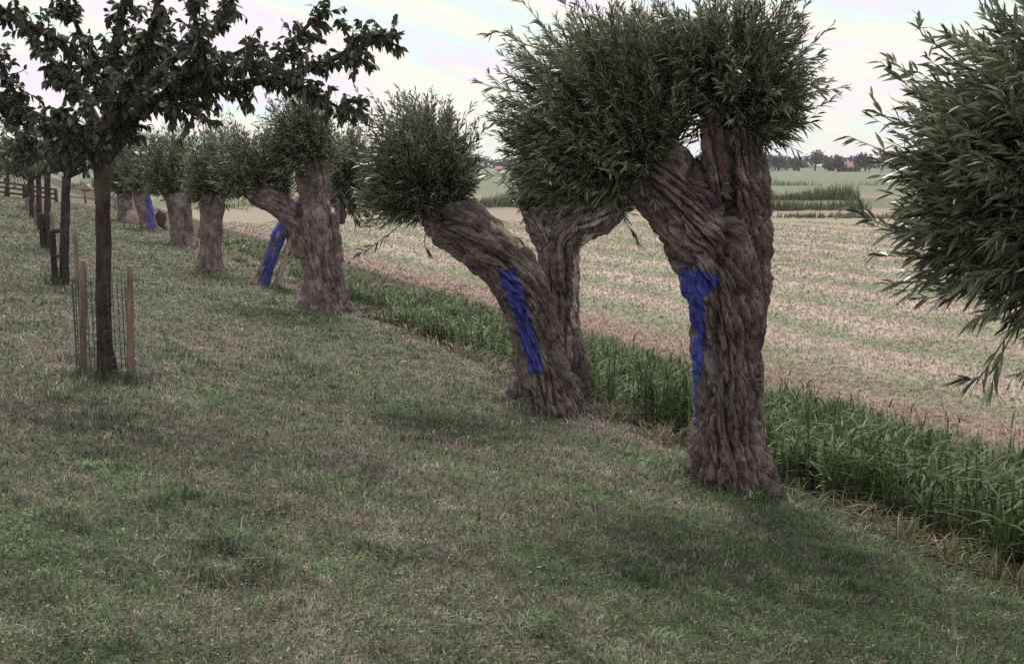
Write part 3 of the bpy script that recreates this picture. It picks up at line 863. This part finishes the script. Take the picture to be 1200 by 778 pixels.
# the trees further along the orchard row
def orchard_tree(xpx, ypx, depth, fork_y, cx, cy, rx, ry, seed, label, nl=9, rt=.065):
    r = np.random.default_rng(seed)
    p = px(xpx, ypx, depth); p[2] = gz(p[0], p[1])
    root = thing('fruit_tree', p, label, 'fruit tree', 'fruit trees on the slope')
    fk = px(xpx + r.uniform(-2, 2), fork_y, depth)
    tr = [np.append(p - [0, 0, .08], rt * 1.5), np.append(p + [0, 0, .12], rt * 1.1), np.append((p * .5 + fk * .5) + r.normal(size=3) * .02, rt), np.append(fk, rt * .95)]
    ls = []
    c = px(cx, cy, depth); R3 = np.array([rp(rx, depth), rp(rx, depth) * .9, rp(ry, depth)])
    for k in range(nl):
        a = 2 * np.pi * (k + r.uniform(-.3, .3)) / nl
        e = c + R3 * unit(np.array([math.cos(a), math.sin(a), r.uniform(-.5, .9)])) * r.uniform(.75, 1.05)
        m = fk + (e - fk) * .5 + np.array([0, 0, .12]) + r.normal(size=3) * .08
        ls.append([np.append(fk, rt * .6), np.append(m, rt * .38), np.append(e, .01)])
    V, Q, bk = limb_mesh([tr] + ls, 9, 18)
    mesh_object('trunk', V, Q, M_apple_bark, root, smooth=True, vecattr=bk)
    orchard_foliage(root, ls, seed + 1, 16, .085 + .001 * depth, 8, start=.3, twig_len=(.2, .5), col=1.25)
    return root
orchard_tree(76, 330, 16.6, 208, 68, 166, 66, 50, 51, 'second fruit tree from the camera, with a white tag below its fork')
orchard_tree(55, 291, 23.5, 205, 50, 176, 46, 44, 52, 'third fruit tree of the orchard row, beside a dark post guard')
orchard_tree(47, 268, 30., 208, 36, 180, 40, 36, 53, 'fruit tree in the middle of the orchard row, partly hidden by nearer trunks', rt=.07)
orchard_tree(38, 254, 37., 214, 30, 186, 34, 30, 54, 'small fruit tree near the far end of the orchard row', rt=.08)
orchard_tree(33, 246, 44., 214, 28, 192, 30, 26, 55, 'last and smallest fruit tree standing before the dark fence', rt=.08)
orchard_tree(8, 232, 58., 200, 2, 172, 40, 34, 56, 'dark bushy tree at the left edge beyond the slope', nl=11, rt=.10)

def guard_at(posts, bars, label, m):
    """posts: (x, y top, y bottom, depth, radius)"""
    p0 = px(posts[0][0], posts[0][2], posts[0][3]); z0 = gz(p0[0], p0[1])
    g = thing('tree_guard', (p0[0], p0[1], z0), label, 'tree guard', 'tree guards in the orchard row')
    for x, yt, yb, d, rr in posts:
        p = px(x, yb, d); p[2] = gz(p[0], p[1]) - .05
        q = px(x, yt, d); q[:2] = p[:2] + (q[:2] - p[:2]) * 0
        pole('post', p, q, rr, m, g)
    for x0, x1, y, d, hh in bars:
        V, Q = beam(px(x0, y, d), px(x1, y, d), .03, hh)
        mesh_object('crossbar', V, Q, m, g)
    return g
guard_at([(64.5, 270, 329, 16.5, .045), (77, 270, 327, 16.2, .04)], [(62, 80, 271, 16.35, .06), (62, 80, 300, 16.38, .03)], 'dark H shaped post guard at the second fruit tree', M_dark)
guard_at([(50, 251, 289, 23.4, .05), (57, 251, 288, 23.0, .04)], [(48, 58, 252, 23.2, .06)], 'small dark post guard at the third fruit tree', M_dark)
def lone_stake(x, yt, yb, d, label, r_=.03):
    p = px(x, yb, d); p[2] = gz(p[0], p[1]) - .05
    q = px(x, yt, d); q[:2] = p[:2]
    o = pole('wooden_stake', p, q, r_, M_stake, None)
    tag(o, label, 'stake', 'loose stakes in the orchard row')
lone_stake(91.5, 272, 334, 16., 'pale wooden stake standing right of the second fruit tree')
lone_stake(62.5, 248, 280, 19., 'pale stake rising behind the dark H shaped guard', .03)
lone_stake(42.5, 238, 264, 32., 'light brown stake left of the small dark guard', .045)
lone_stake(33, 232, 252, 40., 'short reddish stake near the far end of the orchard row', .05)
# little white tag on the second trunk
tp = px(71, 205, 16.5)
V = tp + sph * np.array([.045, .03, .05])
tag(mesh_object('plant_tag', V, sq, M_tag, None, smooth=True), 'small white tag hanging on the second fruit tree', 'tag')

# ------------------------------------------------------------------ fences, stumps
def fence(name, pts, h, rails, pr, rr, m, label):
    """pts: (x px, depth) of the posts"""
    P = []
    for x, d in pts:
        q = px(x, 235, d); P.append(np.array([q[0], q[1], gz(q[0], q[1])]))
    f = thing(name, P[0], label, 'fence')
    for p in P:
        V, Q = beam(p - [0, 0, .1], p + [0, 0, h], pr, pr); mesh_object('post', V, Q, m, f)
    for a, b in zip(P[:-1], P[1:]):
        for z in rails:
            V, Q = beam(a + [0, -pr * .5 - rr * .6, z * h], b + [0, -pr * .5 - rr * .6, z * h], rr * .5, rr); mesh_object('rail', V, Q, m, f)
fence('timber_fence', [(-40, 57), (-18, 57), (10, 57), (29, 57), (55, 58), (66, 58)], .72, (.28, .62, .93), .13, .10, M_rail, 'dark low timber rail fence across the top left of the slope')
fence('field_fence', [(80, 62), (100, 63), (112, 63), (135, 64)], .85, (.35, .9), .08, .06, M_greyrail, 'thin grey rail fence behind the near apple trunk')
def lump(name, c, r, m, label, cat, seed):
    V = sph.copy(); n = perlin(V * 2.2 + seed) + .5 * perlin(V * 5 + seed)
    V = V * (1 + .75 * n + .55 * perlin(V * np.array([7, 7, 2.5]) + seed))[:, None] * np.array(r) + np.array(c)
    return tag(mesh_object(name, V, sq, m, None), label, cat)
p = px(155, 262, 42.); p[2] = gz(p[0], p[1])
lump('broken_log', p + [0, 0, .15], (.24, .18, .34), M_pale, 'pale broken wood lump between the two farthest willow trunks', 'log', 3)
p = px(188, 250, 46.); p[2] = gz(p[0], p[1])
lump('dead_stump', p + [0, 0, .45], (.22, .2, .55), M_rail, 'dark ragged stump right of the distant blue willow', 'stump', 4)

# ------------------------------------------------------------------ grass
GREEN = np.array([.106, .170, .070]); DGREEN = np.array([.05, .078, .038]); STRAW = np.array([.36, .29, .27]); OLIVE = np.array([.175, .185, .125]); PINK = np.array([.29, .20, .19])
def blades(x, y, z, h, w, lean, col, segs=2, r=rng, face=None):
    n = len(x)
    a = r.uniform(0, 2 * np.pi, n)
    dirv = np.stack([np.cos(a), np.sin(a), np.zeros(n)], 1) if face is None else face
    sd_ = np.stack([-dirv[:, 1], dirv[:, 0], np.zeros(n)], 1)
    tw = r.uniform(-1, 1, n)[:, None]
    sd_ = unit(sd_ + dirv * tw * .6)
    B = np.stack([x, y, z], 1)
    rows = []
    for k in range(segs + 1):
        t = k / segs
        hz = (t - lean * .38 * t * t)[:, None] if hasattr(lean, '__len__') else (t - lean * .38 * t * t)
        off = (lean * t * t)[:, None]
        c = B + np.array([0, 0, 1.]) * h[:, None] * hz + dirv * h[:, None] * off
        ww = (w * (1 - .35 * t) * .5)[:, None]
        if k < segs:
            rows += [c - sd_ * ww, c + sd_ * ww]
        else:
            rows.append(c)
    k = 2 * segs + 1
    V = np.stack(rows, 1).reshape(-1, 3)
    tri = []
    for s in range(segs - 1):
        tri += [[2 * s, 2 * s + 1, 2 * s + 3], [2 * s, 2 * s + 3, 2 * s + 2]]
    tri.append([2 * segs - 2, 2 * segs - 1, 2 * segs])
    Fi = (np.array(tri)[None] + (np.arange(n) * k)[:, None, None]).reshape(-1, 3)
    return V, Fi, np.repeat(col, k, 0)

r = np.random.default_rng(77)
NB = 780000
ang = r.uniform(R(-36), R(34), NB)
dist = 2.3 * (62 / 2.3) ** (r.random(NB) ** 1.25)
x = dist * np.sin(ang); y = dist * np.cos(ang)
t_, n_ = tn(x, y)
ok = (n_ > -1.0 + .3 * noise2(x, y, 1.3, 6)) & (n_ < 7.5)
x, y, n_, t_, dist = x[ok], y[ok], n_[ok], t_[ok], dist[ok]
streak = perlin(np.stack([(x * .67 - y * .74) * .45, (x * .74 + y * .67) * 1.7, x * 0 + 2], 1))
clump = .9 * noise2(x, y, 1.6, 1) + .9 * noise2(x, y, 4.5, 2)
dry = .42 + 1.1 * streak + .6 * noise2(x, y, .5, 7) + .9 * noise2(x, y, 5., 9)
dry = dry - .35 * np.clip((1.6 - n_) / 2.0, 0, 1) * (y < 9)          # lusher near the ditch close by
lush = np.clip(clump - .22, 0, 1)
bank = np.clip((.08 - n_ + .25 * noise2(x, y, 1.2, 17)) / .25, 0, 1) * np.clip(.55 + 1.3 * noise2(x, y, .5, 15), 0, 1) * np.clip((t_ - .3) / 1.5, .25, 1)
dry = dry + 2.0 * bank + .16 * np.clip((n_ - 1.2) / 1.5, 0, 1)
z = ground_z(x, y)
m = len(x)
pick = r.random(m)
dryp = np.clip(dry, .05, .95)
col = np.where((pick < dryp * .55)[:, None], STRAW * r.uniform(.5, 1.15, (m, 1)), np.where((pick < dryp * .85)[:, None], OLIVE, GREEN))
col = np.where((r.random(m) < .12 * dryp)[:, None], PINK, col)
col = np.where((r.random(m) < .7 * np.clip(bank, 0, 1))[:, None], STRAW * r.uniform(.7, 1.2, (m, 1)), col)
col = np.where((r.random(m) < lush * 1.6)[:, None], DGREEN * 1.25, col)
col = col * (.35 + 1.25 * r.random((m, 1)) ** 1.3) * 1.18 * np.clip((1 + 1.0 * noise2(x, y, 9., 21)) * (1 + .75 * noise2(x, y, 3.3, 23)) * (1 + .3 * noise2(x, y, 1.2, 24)), .25, 2.2)[:, None]
h = r.uniform(.018, .052, m) * (1 + 2.6 * lush) * (1 + .15 * np.clip(dist / 10, 0, 3))
for wx, wy in [tuple(o.location[:2]) for o in bpy.data.objects if o.name.startswith(('pollard_willow', 'apple_tree', 'fruit_tree'))]:
    g_ = np.exp(-(((x - wx) ** 2 + (y - wy) ** 2) / .55 ** 2) ** 1.5) * np.clip(.7 + 1.6 * noise2(x, y, 3., 40), 0, 1.6)
    h *= 1 + 1.5 * g_
    col = np.where((r.random(m) < g_ * .6)[:, None], DGREEN * r.uniform(.8, 2., (m, 1)), col)
tall = r.random(m) < .006
h[tall] *= r.uniform(1.6, 2.6, tall.sum())
wd = np.maximum(.0019, dist * .00068) * r.uniform(.7, 1.4, m)
lean = r.uniform(.2, 1.3, m)
V, Fc, cl = blades(x, y, z - .005, h, wd, lean, col, 2, r)
# small broad herb leaves and curled dead leaves among the blades
hs = r.choice(m, 90000, replace=False)
hs = hs[r.random(len(hs)) < np.clip(1.5 - .6 * dry[hs], .25, 1)]
q = len(hs)
Bh = np.stack([x[hs], y[hs], z[hs] + r.uniform(.0, .035, q)], 1)
dh = unit(r.normal(size=(q, 3)) * np.array([1, 1, .45]) + np.array([0, 0, .25]))
Lh = r.uniform(.012, .028, q) * np.maximum(1, dist[hs] / 9)
ch = np.where((r.random(q) < .06)[:, None], PINK * .9, np.where((r.random(q) < .5)[:, None], GREEN, OLIVE)) * (.35 + 1.1 * r.random((q, 1)))
V2, F2, c2 = leaves(Bh, dh, Lh, Lh * r.uniform(.3, .6, q), ch, .3, False, r=r)
Fc = np.vstack([Fc, F2 + len(V)]); V = np.vstack([V, V2]); cl = np.vstack([cl, c2])
tag(mesh_object('grass', V, Fc, M_grass, None, col=cl), 'short dry grass with green tufts covering the dike slope', 'grass', kind='stuff')

# rough grass and reeds in the ditch
r = np.random.default_rng(78)
NR = 150000
ang = r.uniform(R(-30), R(36), NR)
dist = 4.2 * (55 / 4.2) ** (r.random(NR) ** 1.3)
x = dist * np.sin(ang); y = dist * np.cos(ang)
t_, n_ = tn(x, y)
ok = (n_ < -.62 - .16 * np.clip(t_ - 1, 0, 1) + .55 * noise2(x, y, .9, 6) + .45 * noise2(x, y, 2.8, 16) + .12 * np.random.default_rng(3).normal(size=NR)) & (n_ > -4.9 + .5 * noise2(x, y, .8, 3))
keep = ok & (r.random(NR) < .95)
x, y, n_, t_, dist = x[keep], y[keep], n_[keep], t_[keep], dist[keep]
z = ground_z(x, y)
m = len(x)
tallness = np.clip(1.0 - (t_ - 2.5) / 9.0, .50, 1.0)                  # high reeds near, rougher grass further off
patch = 1 + .6 * noise2(x, y, 1.1, 5) + .5 * noise2(x, y, 3., 8)
edge = np.clip((-.45 - n_) / .8, .28, 1) * np.clip((n_ + 5.2) / 1.9, .28, 1)
h = r.uniform(.45, .98, m) * tallness * patch * edge
wd = np.maximum(.015, dist * .0013) * r.uniform(.5, 1.6, m)
k = r.random((m, 1))
RG = np.array([.045, .072, .026]); RG2 = np.array([.14, .185, .08]); RD = np.array([.25, .19, .13])
col = RG * (1 - k) + RG2 * k
dead = r.random(m) < (.10 + .18 * (edge < .6) + .10 * np.clip(noise2(x, y, .7, 9) * 2, 0, 1))
col[dead] = RD * r.uniform(.5, 1.2, (dead.sum(), 1))
col *= (1 + .35 * noise2(x, y, .8, 12))[:, None]
stiff = r.random(m)
lean = np.where(stiff < np.clip(.95 - t_ * .06, .3, .88), r.uniform(.02, .3, m), r.uniform(.4, 1.8, m))
thin = r.random(m) < np.where(t_ < 9, .30, .85)
V, Fc, cl = blades(x[thin], y[thin], z[thin] - .01, h[thin], wd[thin], lean[thin], col[thin], 4, r)
NP = 16000
tp_ = -4 + 22 * r.random(NP) ** 1.3; np_ = -.45 - 4.0 * r.random(NP)
xp = O2[0] + tp_ * U[0] + np_ * NV[0]; yp = O2[1] + tp_ * U[1] + np_ * NV[1]
okp = (np_ < -.70 - .16 * np.clip(tp_ - 1, 0, 1) + .5 * noise2(xp, yp, .9, 6) + .4 * noise2(xp, yp, 2.8, 16)) & (noise2(xp, yp, 1.3, 31) > -.18)
xp, yp, np_, tp_ = xp[okp], yp[okp], np_[okp], tp_[okp]
zp = ground_z(xp, yp); mp_ = len(xp)
hp = r.uniform(.5, .95, mp_) * np.clip(1.05 - tp_ / 26, .6, 1) * np.clip((-.35 - np_) / .7, .4, 1) * np.clip((np_ + 5.2) / 1.9, .35, 1) * (1 + .35 * noise2(xp, yp, 1.0, 5))
spike = r.random(mp_) < .10
hp[spike] *= r.uniform(1.15, 1.45, spike.sum())
cp = np.array([.075, .09, .04]) * r.uniform(.5, 1.4, (mp_, 1))
ap_ = r.uniform(0, 2 * np.pi, mp_); sl = r.uniform(.0, .18, mp_)
fc = np.stack([np.cos(ap_), np.sin(ap_), np.zeros(mp_)], 1)
parts_ = [(V, Fc, cl), blades(xp, yp, zp, hp, np.full(mp_, .010), sl, cp, 3, r, fc)]
for k_ in range(7):
    f_ = .22 + .11 * k_ + r.uniform(-.05, .05, mp_)
    a_ = r.uniform(0, 2 * np.pi, mp_); d_ = np.stack([np.cos(a_), np.sin(a_), np.zeros(mp_)], 1)
    kk = r.random((mp_, 1)) ** 1.4
    c_ = (np.array([.045, .068, .028]) * (1 - kk) + np.array([.12, .18, .062]) * kk)
    dd = r.random(mp_) < (.28 if k_ < 2 else .05)
    c_[dd] = RD * r.uniform(.4, 1.1, (dd.sum(), 1))
    off = (sl * f_ * f_ * hp)[:, None] * fc
    parts_.append(blades(xp + off[:, 0], yp + off[:, 1], zp + hp * f_ * (1 - sl * .38 * f_), r.uniform(.11, .27, mp_), r.uniform(.010, .020, mp_), r.uniform(.25, 1.6, mp_), c_, 4, r, d_))
NF = 26000
tf = -4 + 34 * r.random(NF) ** 1.5; nf = -.30 - .75 * r.random(NF) ** .8
xf = O2[0] + tf * U[0] + nf * NV[0]; yf = O2[1] + tf * U[1] + nf * NV[1]
okf = (noise2(xf, yf, 1.7, 51) + .5 * noise2(xf, yf, 5., 52) > .02 - .35 * np.clip(-nf - .55, 0, 1))
xf, yf, nf = xf[okf], yf[okf], nf[okf]; mf = len(xf)
cf = np.where((r.random(mf) < .5)[:, None], RD, np.array([.12, .15, .07])) * r.uniform(.4, 1.2, (mf, 1))
parts_.append(blades(xf, yf, ground_z(xf, yf) - .01, r.uniform(.07, .26, mf) * np.clip(.5 - nf, .7, 1.4), np.maximum(.005, yf * .0009) * r.uniform(.7, 1.5, mf), r.uniform(.3, 1.7, mf), cf, 3, r))
n0 = 0; Vs, Fs, cs = [], [], []
for a_, b_, c_ in parts_:
    Vs.append(a_); Fs.append(b_ + n0); cs.append(c_); n0 += len(a_)
V, Fc, cl = np.vstack(Vs), np.vstack(Fs), np.vstack(cs)
tag(mesh_object('reeds', V, Fc, M_reed, None, col=cl), 'tall green reeds and rank grass filling the ditch beside the willows', 'reeds', kind='stuff')

# cut hay lying on the mown field
r = np.random.default_rng(79)
NH = 230000
ang = r.uniform(R(-24), R(33), NH)
dist = 8.5 * (60 / 8.5) ** (r.random(NH) ** .9)
x = dist * np.sin(ang); y = dist * np.cos(ang)
t_, n_ = tn(x, y)
ok = n_ < -5.0
x, y, n_, t_, dist = x[ok], y[ok], n_[ok], t_[ok], dist[ok]
w_ = noise2(x, y, .12, 8)
sw = .5 + .38 * np.cos((n_ + 1.4 * w_ + .8 * noise2(x, y, .8, 6)) * 2 * np.pi / 2.7) + .9 * perlin(np.stack([t_ * .22, n_ * 1.5, t_ * 0 + 4], 1)) + .5 * perlin(np.stack([t_ * .5, n_ * 4., t_ * 0 + 14], 1)) + .5 * noise2(x, y, 3.5, 4)
z = ground_z(x, y); m = len(x)
pick = r.random(m)
HAY = np.array([.42, .315, .285]); STUB = np.array([.25, .275, .165]); BR = np.array([.24, .135, .115])
sw = np.clip(sw, .05, .95)
col = (HAY * np.clip(sw + .5 * (pick - .5), 0, 1)[:, None] + STUB * (1 - np.clip(sw + .5 * (pick - .5), 0, 1))[:, None]) * r.uniform(.72, 1.15, (m, 1))
near_edge = r.random(m) < np.clip((n_ + 6.2 + 1.4 * noise2(x, y, .8, 1)) / 1.6, 0, .6)
col[near_edge] = BR * r.uniform(.5, 1.3, (near_edge.sum(), 1))
h = r.uniform(.04, .09, m) * (1 + .02 * dist)
wd = np.maximum(.003, dist * .0009) * r.uniform(.6, 1.4, m)
V, Fc, cl = blades(x, y, z - .006, h, wd, r.uniform(.6, 1.9, m), col, 2, r)
tag(mesh_object('mown_hay', V, Fc, M_grass, None, col=cl), 'cut hay lying in pale stripes on the flat field', 'hay', kind='stuff')

# reed belts along the far ditches
r = np.random.default_rng(80)
def belt(x0, x1, y0, y1, n, h0, h1, seed):
    r = np.random.default_rng(seed)
    x = r.uniform(x0, x1, n); y = r.uniform(y0, y1, n)
    gap = noise2(x, y * .3, .16, seed) > -.12 + .25 * r.random(n)
    x, y = x[gap], y[gap]; m = len(x)
    z = ground_z(x, y)
    k = r.random((m, 1))
    col = (np.array([.06, .075, .045]) * (1 - k) + np.array([.17, .175, .11]) * k)
    return blades(x, y, z, r.uniform(h0 * .5, h1, m) * np.clip(1 + 1.1 * noise2(x, y * .4, .35, 3) + .6 * noise2(x, y, 1.1, 6), .25, 2), r.uniform(.03, .10, m), r.uniform(.05, .6, m), col, 2, r)
bl = [belt(4, 48, 92, 97, 9000, .7, 1.35, 3), belt(10, 23, 73, 76, 2600, .5, .9, 4), belt(8, 40, 62, 64, 3000, .2, .45, 5), belt(-20, 3, 78, 84, 3600, .5, .9, 6), belt(-60, 80, 150, 156, 5200, .6, 1.0, 7)]
Vs, Fs, cs, n0 = [], [], [], 0
for V, Fc, cl in bl:
    Vs.append(V); Fs.append(Fc + n0); cs.append(cl); n0 += len(V)
tag(mesh_object('far_reeds', np.vstack(Vs), np.vstack(Fs), M_reed, None, col=np.vstack(cs)), 'dark belts of reeds along the distant ditches', 'reeds', kind='stuff')

# ------------------------------------------------------------------ far trees and houses
def far_tree(xpx, depth, wpx, hpx, seed, label, base_y=201.5, poplar=False, n=800, col=1.0):
    r = np.random.default_rng(seed)
    b = px(xpx, 200, depth); b[2] = gz(b[0], b[1]) - .1
    root = thing('distant_tree', b, label, 'tree', 'trees on the horizon')
    H = hpx * depth / F; Wd = wpx * depth / F
    V, Q, bk = limb_mesh([[np.append(b, Wd * .05), np.append(b + [0, 0, H * .35], Wd * .04), np.append(b + [.02 * H, 0, H * .8], Wd * .015)]], 7, 8)
    mesh_object('trunk', V, Q, M_apple_bark, root, vecattr=bk)
    d = unit(r.normal(size=(n, 3)))
    nl = 1 if poplar else 7
    cs = np.array([[0, 0, .55]]) if poplar else np.stack([r.uniform(-.28, .28, nl), r.uniform(-.25, .25, nl), r.uniform(.28, .8, nl)], 1)
    rad = np.array([[.46, .46, .46]]) if poplar else np.stack([r.uniform(.20, .32, nl), r.uniform(.2, .3, nl), r.uniform(.16, .26, nl)], 1)
    wh = r.integers(0, nl, n)
    P = cs[wh] + d * rad[wh] * r.random((n, 1)) ** .4
    P = b + P * np.array([Wd, Wd, H])
    L = np.full(n, max(H, Wd) * .085) * r.uniform(.6, 1.4, n)
    k = r.random((n, 1))
    c = (np.array([.06, .075, .055]) * (1 - k) + np.array([.12, .14, .105]) * k) * col  # foliage tinted lighter, so part of the distance haze sits in the colour
    V, Fc, cl = leaves(P, unit(d + r.normal(size=(n, 3)) * .7), L, L * .7, c, .1, False, r=r)
    mesh_object('foliage', V, Fc, M_far, root, col=cl)
D = 400.
far_tree(912, 430., 30, 19, 101, 'low rounded tree at the left end of the distant group, beside the thick willow')
far_tree(936, 420., 26, 17, 102, 'second low tree of the distant group, left of the taller pale one')
far_tree(955, 440., 22, 25, 103, 'taller loose tree standing in the distant group left of the tiled house', col=1.5)
far_tree(972, 415., 20, 15, 107, 'small tree between the tall loose tree and the dark rounded tree')
far_tree(983, 395., 26, 20, 104, 'dark rounded tree against the left gable of the tiled house', n=700, col=.8)
for i, (xx, hh) in enumerate(((1003, 20), (1008, 23), (1014, 22), (1019, 20))):
    far_tree(xx, 390., 7, hh, 110 + i, ['shortest poplar at the right end of the tiled house', 'tallest poplar of the row at the house', 'poplar second from the right in the row at the house', 'outermost right poplar of the row at the house'][i], poplar=True, n=320, col=.8)
far_tree(1034, 410., 30, 19, 105, 'broad grey tree right of the poplars')
far_tree(1058, 420., 30, 20, 106, 'distant tree showing at the edge of the near willow crown')
far_tree(996, 380., 12, 8, 108, 'dark bush in front of the tiled house wall', n=260, col=.8)

def house(name, xpx, depth, wpx, wallpx, roofpx, mw, mr, label, dep=7., door=True, ridge_along=True):
    b = px(xpx, 200, depth); b[2] = gz(b[0], b[1]) - .1
    root = thing(name, b, label, 'house')
    Wd = wpx * depth / F; hw = wallpx * depth / F; hr = roofpx * depth / F
    V, Q = box(-Wd / 2, Wd / 2, -dep / 2, dep / 2, 0, hw)
    mesh_object('wall', V + b, Q, mw, root)
    e = .35
    if ridge_along:
        P = np.array([[-Wd / 2 - e, -dep / 2 - e, hw - .05], [Wd / 2 + e, -dep / 2 - e, hw - .05], [Wd / 2 + e, dep / 2 + e, hw - .05], [-Wd / 2 - e, dep / 2 + e, hw - .05], [-Wd / 2 - e, 0, hw + hr], [Wd / 2 + e, 0, hw + hr]])
        Fq = np.array([[0, 1, 5, 4], [2, 3, 4, 5], [0, 4, 3, 3], [1, 2, 5, 5], [0, 3, 2, 1]])
    else:
        P = np.array([[-Wd / 2 - e, -dep / 2 - e, hw - .05], [Wd / 2 + e, -dep / 2 - e, hw - .05], [Wd / 2 + e, dep / 2 + e, hw - .05], [-Wd / 2 - e, dep / 2 + e, hw - .05], [0, -dep / 2 - e, hw + hr], [0, dep / 2 + e, hw + hr]])
        Fq = np.array([[1, 2, 5, 4], [3, 0, 4, 5], [0, 1, 4, 4], [2, 3, 5, 5], [0, 3, 2, 1]])
    me = bpy.data.meshes.new('roof'); me.from_pydata([tuple(v) for v in P], [], [tuple(dict.fromkeys(int(i) for i in q)) for q in Fq]); me.update(); me.materials.append(mr)
    rf = bpy.data.objects.new('roof', me); C.objects.link(rf); rf.parent = root
    V, Q = box(Wd * .28, Wd * .28 + .7, .2, .9, hw + hr * .5, hw + hr + .7)
    o = mesh_object('chimney', V, Q, M_brick, None); o.parent = rf
    for k in (-.3, -.05, .22):
        V, Q = box(Wd * k - .4, Wd * k + .4, -dep / 2 - .03, -dep / 2 + .02, hw * .35, hw * .8)
        mesh_object('window', V + b, Q, M_glass, root)
house('farmhouse', 994, 400., 21, 4.5, 7, M_brick, M_tile, 'low farmhouse under a long orange tiled roof among distant trees')
house('white_cottage', 588, 420., 13, 3, 3, M_white, M_redtile, 'tiny white cottage with a red roof on the horizon, left of the big willow crown')
house('garden_shed', 103, 130., 8, 3, 6, M_brick, M_pale, 'small pinkish gabled shed beyond the fences at the left', dep=1.2, ridge_along=False)

r = np.random.default_rng(91)
n = 15000
x = r.uniform(-480, 480, n); 
y = 640 + r.uniform(-25, 25, n)
top = 5.5 + 2.8 * noise2(x, y * 0, .02, 1) + 2.2 * noise2(x, y * 0, .09, 4)
P = np.stack([x, y, -.8 + top * r.random(n) ** .7], 1)
k = r.random((n, 1))
L = r.uniform(1.2, 2.6, n)
V, Fc, cl = leaves(P, unit(r.normal(size=(n, 3))), L, L * .8, np.array([.065, .07, .06]) * (.7 + .7 * k), .1, False, r=r)
tag(mesh_object('far_wood', V, Fc, M_far, None, col=cl), 'hazy belt of woodland closing the horizon', 'wood', kind='stuff')

# ------------------------------------------------------------------ haze
V, Q = box(-1000, 1000, -1000, 1000, -2.6, 18)
hm = bpy.data.materials.new('haze_air'); hm.use_nodes = True
nt = hm.node_tree; nt.nodes.clear()
ho = nt.nodes.new('ShaderNodeOutputMaterial'); pv = nt.nodes.new('ShaderNodeVolumePrincipled')
pv.inputs['Color'].default_value = (.80, .76, .88, 1); pv.inputs['Density'].default_value = .00022
nt.links.new(pv.outputs[0], ho.inputs['Volume'])
tag(mesh_object('haze', V, Q, hm, None), 'thin summer haze lying over the fields', 'haze', kind='stuff')

for o in list(bpy.data.objects):
    if '_at' in o: del o['_at']
